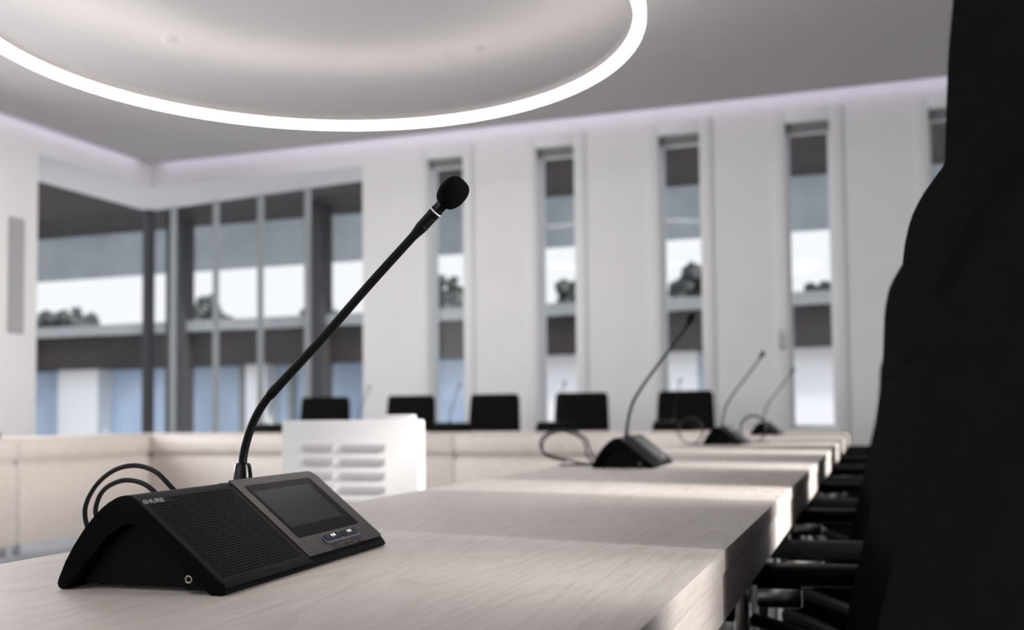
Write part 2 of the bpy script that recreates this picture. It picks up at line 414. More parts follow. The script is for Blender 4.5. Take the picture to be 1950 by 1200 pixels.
# unseen windows: left and back added for fill, right shaped around the sun
def plain_window(i, axis, at, a0, a1, z0, z1, n):
    r = struct_root('window_%d' % i); bm = bmesh.new(); w_ = 0.025
    def put(u0, u1, v0, v1, t):
        if axis == 'x': box(bm, at-t, at+t, u0, u1, v0, v1)
        else: box(bm, u0, u1, at-t, at+t, v0, v1)
    put(a0, a1, z0, z0+0.05, w_); put(a0, a1, z1-0.05, z1, w_); put(a0, a0+0.05, z0+0.05, z1-0.05, w_); put(a1-0.05, a1, z0+0.05, z1-0.05, w_)
    obj('window_frame', bm, M['frame'], r)
    bm = bmesh.new(); put(a0+0.04, a1-0.04, z0+0.04, z1-0.04, 0.004); obj('pane', bm, M['glass'], r)
plain_window(8, 'x', XR+0.12, RW0, RW1, 0.5, 2.58, 1)
plain_window(9, 'x', XL-0.12, LWIN[0], LWIN[1], 0.9, 2.9, 1)
plain_window(10, 'y', YB-0.12, -5.2, 0.0, 0.9, 2.9, 1)

# slotted grille on the left wall
g = thing('wall_grille', 'tall narrow grey slotted grille on the white wall left of the corner window', 'grille', (XL, 6.865, 1.6))
obj('grille_frame', bx(0, 0.012, -0.085, 0.085, 0, 1.0, bev=0.003), M['grey'], g)
bm = bmesh.new()
for k in range(26): box(bm, 0.012, 0.018, -0.065, 0.065, 0.03+k*0.037, 0.03+k*0.037+0.02)
obj('louvre_slats', bm, M['louvre'], g, smooth=False)

# ------------------------------------------------------------------ ring light
RC, RR, RZ = Vector((-2.858, 4.873, 0)), 1.788, 2.945
rl = thing('ring_light', 'large white glowing ring light hanging under the grey ceiling', 'ceiling light', (RC.x, RC.y, RZ))
def ring_section(prof, seg=160):
    bm = bmesh.new(); rings = []
    for k in range(seg):
        a = 2*PI*k/seg
        rings.append([bm.verts.new((r_*math.cos(a), r_*math.sin(a), z)) for r_, z in prof])
    n = len(prof)
    for k in range(seg):
        A, B = rings[k], rings[(k+1) % seg]
        for j in range(n): bm.faces.new((A[j], B[j], B[(j+1) % n], A[(j+1) % n]))
    return bm
hw = 0.023
obj('diffuser', ring_section(rounded([(RR-hw, 0), (RR+hw, 0), (RR+hw, 0.032), (RR-hw, 0.032)], [0.008, 0.008, 0, 0], 3)), M['ringlight'], rl)
obj('housing', ring_section([(RR-hw-0.001, 0.033), (RR+hw+0.001, 0.033), (RR+hw+0.001, 0.082), (RR+hw-0.002, 0.082), (RR+hw-0.002, 0.060), (RR-hw+0.002, 0.060), (RR-hw+0.002, 0.082), (RR-hw-0.001, 0.082)]), M['alu'], rl)
obj('uplight_strip', ring_section([(RR-0.018, 0.0605), (RR+0.018, 0.0605), (RR+0.018, 0.0612), (RR-0.018, 0.0612)]), M['uplight'], rl)
for k in range(3):
    a = 2*PI*k/3+1.4
    x, y = RR*math.cos(a), RR*math.sin(a)
    sw = obj('suspension_wire', tube(bmesh.new(), [(x, y, 0.083), (x, y, ZC-RZ-0.01)], 0.0012, 6), M['chrome'], rl)
    bm = bmesh.new(); lathe(bm, [(0.0, ZC-RZ-0.012), (0.025, ZC-RZ-0.012), (0.028, ZC-RZ), (0.0, ZC-RZ)], 16, Matrix.Translation((x, y, 0)))
    obj('wire_canopy', bm, M['alu'], sw)
sens = lathe(bmesh.new(), [(0, -0.022), (0.028, -0.022), (0.045, -0.010), (0.05, 0), (0, 0)], 20)
s1 = tag(obj('ceiling_sensor', sens, M['ceiling'], loc=(-4.473, 5.713, ZC)), 'small round sensor on the ceiling, the left one seen through the ring light', 'sensor', 'ceiling sensors')
s2 = s1.copy(); COL.objects.link(s2); s2.location = (-2.86, 6.664, ZC)
s2['label'] = 'small round sensor on the ceiling, the right one seen through the ring light'

# ------------------------------------------------------------------ tables
TOP = 0.74; TW = 0.565
def make_table(Ln, label):
    """local +x is the side people sit at, -x the inside of the ring; origin on the floor."""
    t = thing('conference_table', label, 'table', group='conference tables')
    hx, hy = TW/2, Ln/2-0.0015
    obj('tabletop', bx(-hx, hx, -hy, hy, TOP-0.02, TOP, bev=0.0014), M['wood'], t)
    obj('apron', bx(hx-0.030, hx-0.002, -hy+0.002, hy-0.002, TOP-0.063, TOP-0.0215, bev=0.001), M['wood'], t)
    obj('fascia', bx(-hx+0.001, -hx+0.026, -hy+0.002, hy-0.002, TOP-0.13, TOP-0.0205, bev=0.001), M['wood'], t)
    obj('shadow_gap', bx(-hx+0.030, -hx+0.044, -hy+0.01, hy-0.01, TOP-0.19, TOP-0.1305), M['wood'], t)
    obj('modesty_panel', bx(-hx+0.004, -hx+0.024, -hy+0.002, hy-0.002, 0.070, TOP-0.172, bev=0.001), M['wood'], t)
    for sx in (-1, 1):
        for sy in (-1, 1):
            x, y = (hx-0.065) if sx > 0 else (-hx+0.075), sy*(hy-0.055)
            lg = obj('leg', bx(x-0.02, x+0.02, y-0.02, y+0.02, 0.012, TOP-0.021, bev=0.003), M['chrome'], t)
            obj('foot', lathe(bmesh.new(), [(0, 0), (0.018, 0), (0.018, 0.008), (0.012, 0.0125), (0, 0.0125)], 14, Matrix.Translation((x, y, 0))), M['rubber'], lg)
    return t
XT = -0.125-TW/2
place = ['pale wooden table in front, under the large microphone unit with the screen',
         'second pale wooden table of the right row, under the microphone with the drooping cable loop',
         'third pale wooden table of the right row from the front',
         'farthest pale wooden table of the right row']
tb = make_table(1.60, place[0]); tb.location = (XT, 0.72, 0)
for k in range(1, 4): dup(tb, place[k], (XT, 0.72+1.6*k, 0), 0, 'conference tables')
YF = 6.322
ft = make_table(2.45, 'pale wooden table along the window wall, left half behind the white panel')
ft.location = (-3.875+0.002, YF+TW/2, 0); ft.rotation_euler = (0, 0, PI/2)
dup(ft, 'pale wooden table along the window wall, right half below the slim windows', (-1.4225, YF+TW/2, 0), PI/2, 'conference tables')
lt = make_table(1.80, 'pale wooden table on the left running into the corner by the corner window'); lt.location = (-5.1-TW/2, 6.887-0.9, 0); lt.rotation_euler = (0, 0, PI)
dup(lt, 'pale wooden table at the left edge, nearer than the corner one', (-5.1-TW/2, 6.887-2.7, 0), PI, 'conference tables')

# ------------------------------------------------------------------ microphone units
# end outline of the unit, (x, z): front tip, ridge, rear tip; local +x faces the speaker
HWID = 0.135
SL0, SL1 = Vector((-0.006, 0.0645)), Vector((0.0635, 0.0075))       # front slope, ridge end to front end
sdir = (SL1-SL0).normalized(); snor = Vector((-sdir.y, sdir.x))
if snor.y < 0: snor = -snor
SLEN = (SL1-SL0).length
def bulge(s): return 0.0
def on_slope(s, y, h=0.0):
    p = SL0+sdir*s+snor*(bulge(s)+h); return Vector((p.x, y, p.y))
def slope_matrix(s, y, h=0.0):
    """local x = along the width (+y), local y = up the slope, local z = out of the surface"""
    o = on_slope(s, y, h); u = Vector((0, 1, 0)); v = Vector((-sdir.x, 0, -sdir.y)); n = u.cross(v)
    return Matrix(((u.x, v.x, n.x, o.x), (u.y, v.y, n.y, o.y), (u.z, v.z, n.z, o.z), (0, 0, 0, 1)))
def shell_outline(inset=0.0):
    pts = []
    for k in range(9):                                              # front slope, top to bottom
        p = on_slope(SLEN*k/8, 0); pts.append((p.x, p.z))
    pts += [(0.0668, 0.0040), (0.0672, 0.0022), (0.0655, 0.0006), (0.0635, 0.0)]   # rounded front tip
    pts += [(0.0560, 0.0)]
    inner = [(0.0500, 0.0045), (0.0260, 0.0240), (0.0040, 0.0420), (-0.0040, 0.0470), (-0.0100, 0.0485), (-0.0160, 0.0465),
             (-0.0260, 0.0400), (-0.0400, 0.0240), (-0.0560, 0.0040)]
    pts += inner
    pts += [(-0.0600, 0.0005), (-0.0640, 0.0), (-0.0668, 0.0012), (-0.0680, 0.0040), (-0.0672, 0.0075)]
    pts += [(-0.0610, 0.0195), (-0.0540, 0.0310), (-0.0460, 0.0420), (-0.0380, 0.0510), (-0.0310, 0.0575), (-0.0250, 0.0618),
            (-0.0200, 0.0643), (-0.0150, 0.0655), (-0.0100, 0.0655)]
    return pts

GR_Y0, GR_Y1 = -HWID, -0.0102
def make_unit(label, neck_path, foam=(0.0118, 0.0265), tube_r=(0.0036, 0.0038)):
    u = thing('conference_microphone', label, 'microphone', group='microphone units on the tables')
    bm = extrude_poly(bmesh.new(), shell_outline(), -HWID, HWID, 0.0012, 2)
    obj('housing', bm, M['black'], u, angle=28)
    # hollow underside filled by a recessed core
    core = [(0.0480, 0.0035), (0.0250, 0.0225), (0.0030, 0.0405), (-0.0100, 0.0470), (-0.0250, 0.0385), (-0.0390, 0.0225), (-0.0540, 0.0035)]
    obj('inner_body', extrude_poly(bmesh.new(), core, -HWID+0.010, HWID-0.010, 0.001), M['blackin'], u, angle=20)
    # jack pod under the front slope
    pod = obj('jack_pod', extrude_poly(bmesh.new(), rounded([(0.0500, 0.0030), (0.0560, 0.0030), (0.0300, 0.0245), (0.0260, 0.0215), (0.0260, 0.0110), (0.0360, 0.0030)], [0.001, 0.001, 0.001, 0.001, 0.004, 0.004]), -HWID+0.0022, -HWID+0.028, 0.0006), M['blackin'], u)
    jm = Matrix.Translation((0.0375, -HWID+0.0020, 0.0102)) @ Matrix.Rotation(PI/2, 4, 'X')
    obj('headphone_jack', tube(bmesh.new(), [jm @ Vector((0.0023*math.cos(2*PI*k/24), 0.0023*math.sin(2*PI*k/24), 0.0)) for k in range(24)], 0.00055, 8, closed=True), M['brass'], pod)
    for x, y in ((-0.055, -0.105), (-0.055, 0.105), (0.054, -0.105), (0.054, 0.105)):
        obj('rubber_foot', lathe(bmesh.new(), [(0, 0), (0.0045, 0), (0.0045, 0.004), (0, 0.004)], 12, Matrix.Translation((x*0.9, y, 0))), M['rubber'], u)
    # ---- speaker half: smooth cover with a pierced field
    bm = bmesh.new(); NS, NY = 33, 34
    s0, s1, y0, y1 = 0.0042, 0.0860, -0.1290, -0.0165
    H = 0.0016
    def holed(i, j): return not (i < 2 and j < 9)                   # the maker's mark sits in this corner
    V = {}
    def gv(i, j):
        if (i, j) not in V: V[(i, j)] = bm.verts.new(on_slope(s0+(s1-s0)*i/NS, y0+(y1-y0)*j/NY, H))
        return V[(i, j)]
    ds, dy = (s1-s0)/NS, (y1-y0)/NY; rh = 0.35*min(ds, dy)
    for i in range(NS):
        for j in range(NY):
            c = [gv(i, j), gv(i, j+1), gv(i+1, j+1), gv(i+1, j)]
            if not holed(i, j): bm.faces.new(c); continue
            cs, cy = s0+(i+0.5)*ds, y0+(j+0.5)*dy
            angs = [(-3*PI/4)+k*PI/4 for k in range(8)]             # first one points at corner (i, j)
            top = [bm.verts.new(on_slope(cs+rh*math.sin(a), cy+rh*math.cos(a), H)) for a in angs]
            bot = [bm.verts.new(on_slope(cs+rh*math.sin(a), cy+rh*math.cos(a), H-0.0013)) for a in angs]
            for q in range(4):
                a, b2 = c[q], c[(q+1) % 4]; k = 2*q
                bm.faces.new((a, b2, top[(k+2) % 8], top[k+1])); bm.faces.new((a, top[k+1], top[k]))
            for k in range(8):
                f = bm.faces.new((top[k], top[(k+1) % 8], bot[(k+1) % 8], bot[k])); f.material_index = 1
            f = bm.faces.new(bot); f.material_index = 1
    sp = obj('speaker_grille', bm, [M['grille'], M['hole']], u, smooth=False)
    # smooth border of the cover wrapping over ridge, sides and front lip
    bm = bmesh.new()
    ss = [s0+(s1-s0)*k/12 for k in range(13)]
    def strip(yA, yB, sl):
        prev = None
        for s in sl:
            cur = [bm.verts.new(on_slope(s, yA, H)), bm.verts.new(on_slope(s, yB, H))]
            if prev: bm.faces.new((prev[0], prev[1], cur[1], cur[0]))
            prev = cur
    strip(-HWID+0.0004, y0, ss); strip(y1, GR_Y1, ss)
    strip(-HWID+0.0004, GR_Y1, [s1, 0.0880, SLEN-0.0005])
    top_path = [(-0.0240, 0.0624), (-0.0195, 0.0648), (-0.0150, 0.0662), (-0.0105, 0.0667), (-0.0065, 0.0660)]
    p0 = on_slope(s0, 0, H); top_path.append((p0.x, p0.z))
    prev = None
    for x, z in top_path:
        cur = [bm.verts.new((x, -HWID+0.0004, z)), bm.verts.new((x, GR_Y1, z))]
        if prev: bm.faces.new((prev[0], prev[1], cur[1], cur[0]))
        prev = cur
    # outer lips down to the housing, so the cover has thickness
    def lip(y):
        loop = [(x, z) for x, z in top_path]+[(on_slope(s, 0, H).x, on_slope(s, 0, H).z) for s in ss[1:]+[0.0880, SLEN-0.0005]]
        prv = None
        for x, z in loop:
            cur = [bm.verts.new((x, y, z)), bm.verts.new((x-0.0005, y, z-0.0018))]
            if prv: bm.faces.new((prv[0], prv[1], cur[1], cur[0]))
            prv = cur
    lip(-HWID+0.0004); lip(GR_Y1)
    pf = on_slope(SLEN-0.0005, 0, H)
    a = [bm.verts.new((pf.x, y, pf.z)) for y in (-HWID+0.0004, GR_Y1)]; b3 = [bm.verts.new((0.0672, y, 0.0052)) for y in (-HWID+0.0004, GR_Y1)]
    bm.faces.new((a[0], a[1], b3[1], b3[0]))
    bmesh.ops.remove_doubles(bm, verts=bm.verts[:], dist=0.00002)
    obj('speaker_cover', bm, M['grille'], u, angle=35, fix=True)
    # maker's mark
    fc = bpy.data.curves.new('mark', 'FONT'); fc.body = 'SHURE'; fc.size = 0.0052; fc.shear = 0.25; fc.extrude = 0.0001; fc.offset = 0.00016
    fo = bpy.data.objects.new('mark', fc); COL.objects.link(fo)
    me = bpy.data.meshes.new_from_object(fo.evaluated_get(bpy.context.evaluated_depsgraph_get()))
    bpy.data.objects.remove(fo); bpy.data.curves.remove(fc)
    bmt = bmesh.new(); bmt.from_mesh(me); bpy.data.meshes.remove(me)
    wx = max(v.co.x for v in bmt.verts)
    bmesh.ops.scale(bmt, vec=(0.0250/wx, 1, 1), verts=bmt.verts[:])
    bmesh.ops.transform(bmt, matrix=slope_matrix(0.0082, -0.1325, H+0.00015), verts=bmt.verts[:])
    obj('logo', bmt, M['logo'], u, smooth=False)
    # ---- screen half: brushed plate with rounded outer corners
    bm = bmesh.new(); YA, YB_ = -0.0088, HWID-0.0006; Hp = 0.0020
    outline = rounded([(YA, -0.0045), (YB_, -0.0045), (YB_, SLEN-0.0010), (YA, SLEN-0.0010)], [0.0003, 0.009, 0.005, 0.0003], 6)
    tp = [bm.verts.new(on_slope(s, y, Hp)) for y, s in outline]; bt = [bm.verts.new(on_slope(s, y, 0.0002)) for y, s in outline]
    n = len(outline); bm.faces.new(tp); bm.faces.new(bt[::-1])
    for k in range(n): bm.faces.new((tp[k], bt[k], bt[(k+1) % n], tp[(k+1) % n]))
    pl = obj('screen_plate', bm, M['brushed'], u, smooth=False)
    # dark edge under the plate
    bm = bmesh.new()
    path = [(-0.0230, 0.0640), (-0.0190, 0.0659), (-0.0150, 0.0667), (-0.0105, 0.0667), (-0.0085, 0.0662)]
    prev = None
    for x, z in path:
        cur = [bm.verts.new((x, YA, z)), bm.verts.new((x, HWID-0.006, z)), bm.verts.new((x, HWID-0.006, z-0.003)), bm.verts.new((x, YA, z-0.003))]
        if prev:
            for q in range(4): bm.faces.new((prev[q], prev[(q+1) % 4], cur[(q+1) % 4], cur[q]))
        else: bm.faces.new(cur)
        prev = cur
    bm.faces.new(prev[::-1]); obj('plate_ridge', bm, M['brushed'], u)
    def slab(bm, ya, yb, sa, sb, h0, h1, r=0.001, n_=4):
        ol = rounded([(ya, sa), (yb, sa), (yb, sb), (ya, sb)], [r]*4, n_)
        t_ = [bm.verts.new(on_slope(s, y, h1)) for y, s in ol]; b_ = [bm.verts.new(on_slope(s, y, h0)) for y, s in ol]
        bm.faces.new(t_); bm.faces.new(b_[::-1])
        for k in range(len(ol)): bm.faces.new((t_[k], b_[k], b_[(k+1) % len(ol)], t_[(k+1) % len(ol)]))
        return bm
    sc = obj('touchscreen', slab(bmesh.new(), 0.0035, 0.1165, 0.0040, 0.0685, Hp-0.0005, Hp+0.0003, 0.0015), M['screenglass'], u, smooth=False)
    obj('display', slab(bmesh.new(), 0.0070, 0.1035, 0.0120, 0.0565, Hp+0.0001, Hp+0.0004, 0.0004), M['display'], sc, smooth=False)
    bar = obj('button_rim', slab(bmesh.new(), 0.0345, 0.0985, 0.0716, 0.0812, Hp-0.0005, Hp+0.0006, 0.0046, 8), M['lavender'], u, smooth=False)
    for ya, yb in ((0.0358, 0.0660), (0.0670, 0.0972)):
        b_ = obj('button', slab(bmesh.new(), ya, yb, 0.0727, 0.0800, Hp+0.0003, Hp+0.0016, 0.0034, 6), M['gloss_black'], u, smooth=False)
        ic = bmesh.new(); ym = (ya+yb)/2+0.001
        slab(ic, ym-0.0042, ym-0.0006, 0.0741, 0.0760, Hp+0.0016, Hp+0.0018, 0.0008); slab(ic, ym+0.0004, ym+0.0038, 0.0738, 0.0764, Hp+0.0016, Hp+0.0018, 0.0005)
        slab(ic, ym-0.0030, ym-0.0018, 0.0760, 0.0772, Hp+0.0016, Hp+0.0018, 0.0002)
        obj('icon', ic, M['white'], b_, smooth=False)
    bd = bmesh.new(); rnd = random.Random(4)
    for word, start in (('101101', 0.0375), ('110101110', 0.0545), ('1101011', 0.0800)):
        for k, bit in enumerate(word):
            for row in range(3):
                if rnd.random() < 0.62:
                    m_ = slope_matrix(0.0842+row*0.0021, start+(k//2)*0.0052+(k % 2)*0.0021, Hp)
                    lathe(bd, [(0.00062, -0.0002), (0.00062, 0.0001), (0.0004, 0.0005), (0, 0.0006)], 8, m_)
    obj('braille_dots', bd, M['gloss_black'], u)
    # ---- gooseneck
    P = catmull(neck_path, 10); base = Vector(neck_path[0])
    nk = obj('gooseneck_collar', lathe(bmesh.new(), [(0, -0.012), (0.0082, -0.012), (0.0082, 0.002), (0.0079, 0.007), (0.0070, 0.0135), (0.0062, 0.0158), (0.0050, 0.0166), (0, 0.0166)], 28,
             Matrix.Translation((base.x, base.y, 0.0645))), M['gloss_black'], u)
    N = len(P); bm = bmesh.new()
    cum = [0.0]
    for a_, b_ in zip(P, P[1:]): cum.append(cum[-1]+(b_-a_).length)
    tot = cum[-1]; flex = 0.075
    # flexible ribbed foot, then the smooth tube
    lowP, lowR = [], []; k = 0; s = 0.0
    def at(s):
        s = min(max(s, 0), tot)
        for i in range(N-1):
            if cum[i+1] >= s:
                t = (s-cum[i])/max(cum[i+1]-cum[i], 1e-9); return P[i].lerp(P[i+1], t)
        return P[-1]
    while s < flex: lowP.append(at(s)); lowR.append(tube_r[0]+(0.00010 if k % 2 else -0.00004)); k += 1; s += 0.0011
    obj('flexible_neck', tube(bmesh.new(), lowP, lowR, 14), M['rubber'], u)
    head = 0.062 if foam else 0.03
    sg = [flex-0.003, flex-0.001, flex+0.003, flex+0.015, flex+0.03]+[flex+0.03+(tot-head-flex-0.03)*q/10 for q in range(1, 11)]
    rg = [tube_r[0]*0.9, tube_r[1]*1.12, tube_r[1]*1.15, tube_r[1]*1.05, tube_r[1]]+[tube_r[1]*(1-0.06*q/10) for q in range(1, 11)]
    obj('neck_tube', tube(bmesh.new(), [at(s) for s in sg], rg, 18), M['rubber'], u)
    d = (P[-1]-P[-4]).normalized(); tip = P[-1]
    if foam:
        mx = orient_to(d, at(tot-head-0.001))
        prof = [(0, 0.0), (0.0036, 0.0), (0.0040, 0.004), (0.0048, 0.009), (0.0050, 0.012)]
        for q in range(6): prof += [(0.0051, 0.0125+q*0.0018), (0.0047, 0.0132+q*0.0018), (0.0051, 0.0139+q*0.0018)]
        prof += [(0.0051, 0.0250), (0.0050, 0.0300), (0, 0.0300)]
        obj('connector', lathe(bmesh.new(), prof, 26, mx), M['rubber'], u)
        obj('light_ring', lathe(bmesh.new(), [(0.0044, 0.0272), (0.00535, 0.0272), (0.00535, 0.0284), (0.0044, 0.0284)], 26, mx), M['white'], u)
        obj('capsule', lathe(bmesh.new(), [(0, 0.0300), (0.0048, 0.0300), (0.0048, 0.0385), (0.0040, 0.0400), (0, 0.0400)], 26, mx), M['gloss_black'], u)
        R_, L_ = foam; fp = [(0, 0.0)]
        for q in range(1, 18):
            t = q/18; a_ = PI*t
            fp.append((R_*abs(math.sin(a_))**0.62*(0.90+0.10*t), L_*(1-math.cos(a_))/2))
        fp.append((0, L_))
        obj('foam_windscreen', lathe(bmesh.new(), fp, 32, mx @ Matrix.Translation((0, 0, 0.0350))), M['foam'], u)
    else:
        mx = orient_to(d, at(tot-head-0.001))
        obj('capsule', lathe(bmesh.new(), [(0, 0), (0.0034, 0), (0.0046, 0.008), (0.0052, 0.012), (0.0074, 0.0145), (0.0082, 0.021), (0.0076, 0.029), (0.0048, 0.034), (0, 0.0350)], 24, mx), M['foam'], u)
    return u

UA = math.radians(3.2)
UNIT = Vector((-0.4864, 0.719, TOP))
# gooseneck in the unit's own frame, from photo points taken at y = 0.72
def neck(world_pts):
    out = []
    for X, Z in world_pts:
        k = 0.750/0.720; v = Matrix.Rotation(-UA, 3, 'Z') @ (Vector((X*k, 0.750, 0.86+(Z-0.86)*k))-UNIT); out.append((v.x, v.y, v.z))
    return out
main_neck = neck([(-0.4880, 0.8130), (-0.4872, 0.8300), (-0.4795, 0.8530), (-0.4675, 0.8720), (-0.4500, 0.8890), (-0.4110, 0.9250), (-0.3725, 0.9625), (-0.3320, 1.0005), (-0.3110, 1.0195), (-0.2895, 1.0395)])
u1 = make_unit('large black microphone unit in front with screen, speaker holes and foam tipped gooseneck', main_neck)
u1.location = UNIT; u1.rotation_euler = (0, 0, UA)
slim_neck = [(-0.0160, 0, 0.0700), (-0.0150, 0, 0.0950), (-0.0020, 0, 0.1430), (0.0260, 0, 0.1880), (0.0640, 0, 0.2370), (0.1000, 0, 0.2830), (0.1330, 0, 0.3260), (0.1420, 0, 0.3400)]
u2 = make_unit('black microphone unit on the second table, slim gooseneck leaning right, cable loop at its left', slim_neck, foam=None, tube_r=(0.0035, 0.0033))
u2.location = (-0.520, 2.318, TOP); u2.rotation_euler = (0, 0, math.radians(1.5))
G = 'microphone units on the tables'
dup(u2, 'black microphone unit between two cable loops, third in the right row', (-0.520, 3.905, TOP), math.radians(-2), G)
dup(u2, 'small far black microphone unit, last in the right row before the fourth slim window', (-0.525, 5.505, TOP), math.radians(-3), G)
for X, lb in ((-4.28, 'far table microphone unit just left of the white panel'), (-3.52, 'far table microphone unit behind the white panel, faint gooseneck above it'),
              (-2.80, 'far table microphone unit below the first slim window'),
              (-2.02, 'far table microphone unit below the second slim window'),
              (-1.22, 'far table microphone unit below the third slim window')):
    dup(u2, lb, (X, YF+0.33, TOP), PI/2+math.radians(-6), G)
dup(u2, 'black microphone unit cut off at the left edge on the left table', (-5.36, 4.99, TOP), PI-0.05, G)

# ------------------------------------------------------------------ cables
def cable(label, strands, r=0.0022):
    bm = bmesh.new()
    for pts in strands: tube(bm, catmull(pts, 10), r, 10)
    return tag(obj('coiled_cable', bm, M['cable']), label, 'cable', 'loose microphone cables')
zt = TOP+0.0023
cable('thin dark cable looping up behind the front microphone unit', [[
    (-0.545, 0.765, 0.7450), (-0.570, 0.760, 0.7800), (-0.585, 0.752, 0.8010), (-0.600, 0.750, 0.8135), (-0.6215, 0.750, 0.8180), (-0.6444, 0.750, 0.8130),
    (-0.6640, 0.750, 0.7990), (-0.6750, 0.750, 0.7790), (-0.6720, 0.752, 0.7590), (-0.6600, 0.760, zt), (-0.6350, 0.785, zt), (-0.6150, 0.800, zt),
    (-0.6260, 0.790, 0.7500), (-0.6500, 0.760, 0.7560), (-0.6600, 0.748, 0.7720), (-0.6570, 0.746, 0.7880), (-0.6470, 0.746, 0.7990), (-0.6290, 0.746, 0.8050), (-0.6100, 0.746, 0.8030), (-0.5960, 0.748, 0.7940),
    (-0.5800, 0.755, 0.7740), (-0.5550, 0.775, 0.7470), (-0.5450, 0.780, 0.7460)]])
def loop2(x, y, k, sx=1.0):
    return [(x+0.085*sx, y, 0.752), (x+0.068*sx, y, 0.748), (x+0.050*sx, y+0.004*k, 0.770), (x+0.042*sx, y, 0.800), (x+0.010*sx, y+0.003, 0.8180), (x-0.025*sx, y, 0.8235),
            (x-0.062*sx, y-0.003, 0.808), (x-0.072*sx, y, 0.785), (x-0.060*sx, y+0.006*k, 0.7660), (x-0.010*sx, y+0.01, 0.752), (x+0.035*sx, y+0.01, zt), (x+0.068*sx, y+0.015, zt)]
cable('dark cable in an open upright loop left of the second microphone unit', [
    loop2(-0.675, 2.318, 1), [(a-0.004, b+0.006, c-0.005) for a, b, c in loop2(-0.675, 2.318, -1, 0.9)][1:-2],
    [(-0.590, 2.31, zt), (-0.640, 2.29, zt), (-0.686, 2.27, zt)]], 0.0022)
def ring_cable(x, y, rx, rz, z0, label):
    pts = []
    for k in range(27):
        a = -PI/2+2*PI*k/13; pts.append((x+rx*math.cos(a)*(1+0.06*(k > 13)), y+0.004*k/27, max(z0+rz*(1+math.sin(a))*(1+0.05*(k > 13)), zt)))
    pts += [(x+rx*0.6, y+0.01, zt), (x+rx*1.25, y+0.02, zt)]
    return cable(label, [pts], 0.0022)
ring_cable(-0.650, 3.86, 0.044, 0.048, zt, 'dark cable loop standing left of the third microphone unit')
ring_cable(-0.445, 4.10, 0.048, 0.050, zt, 'dark cable loop standing behind and right of the third microphone unit')
ring_cable(-5.28, 4.80, 0.03, 0.04, zt, 'cable loop at the left edge beside the cut off microphone unit')

# ------------------------------------------------------------------ white louvred cabinet
cb = thing('louvred_panel', 'white upright panel with two columns of grey slots standing behind the front table', 'panel', (-1.313, 2.42, 0), math.radians(1.8))
cw, cdp, ch = 0.402, 0.045, 0.849
obj('panel_body', bx(-cw/2, cw/2, 0, cdp, 0.03, ch, bev=0.006), M['cabinet'], cb)
bm = bmesh.new()
for r_ in range(16):
    z = 0.776-r_*0.0365
    for xa, xb in ((-cw/2+0.066, -cw/2+0.158), (-cw/2+0.182, cw/2-0.092)):
        m_ = Matrix.Translation(((xa+xb)/2, -0.0015, z)) @ Matrix.Rotation(math.radians(-18), 4, 'X'); rbox(bm, m_, xb-xa, 0.004, 0.017, 0.001, 1)
obj('louvre_slats', bm, M['louvre'], cb)
obj('top_cover', bx(0.10, cw/2-0.02, 0.008, cdp-0.008, ch-0.002, ch+0.013, bev=0.005), M['cabinet'], cb)
obj('plinth', bx(-cw/2+0.02, cw/2-0.02, -0.10, cdp+0.10, 0, 0.03, bev=0.004), M['rubber'], cb)

# ------------------------------------------------------------------ chairs
def interp(tab, z):
    if z <= tab[0][0]: return tab[0][1]
    for (z0, v0), (z1, v1) in zip(tab, tab[1:]):
        if z <= z1:
            t = (z-z0)/(z1-z0); t = t*t*(3-2*t) if False else t; return v0+(v1-v0)*t
    return tab[-1][1]

def backrest_bm(front, half, thick, zs, ymid=0.0, n=20, wrap=0.0):
    """stacked rounded cross-sections; front(z) is the face towards the table (-x)"""
    bm = bmesh.new(); rings = []
    for z in zs:
        f, h, t = front(z), half(z), thick(z); ring = []
        for k in range(n*2):
            a = 2*PI*k/(n*2); c, s = math.cos(a), math.sin(a)
            ex = 0.45
            px = math.copysign(abs(c)**ex, c); py = math.copysign(abs(s)**ex, s)
            ring.append(bm.verts.new((f+t/2+px*t/2-wrap*py*py, ymid+py*h, z)))
        rings.append(ring)
    m_ = n*2
    for A, B in zip(rings, rings[1:]):
        for k in range(m_): bm.faces.new((A[k], A[(k+1) % m_], B[(k+1) % m_], B[k]))
    bm.faces.new(rings[0][::-1]); bm.faces.new(rings[-1])
    return bm

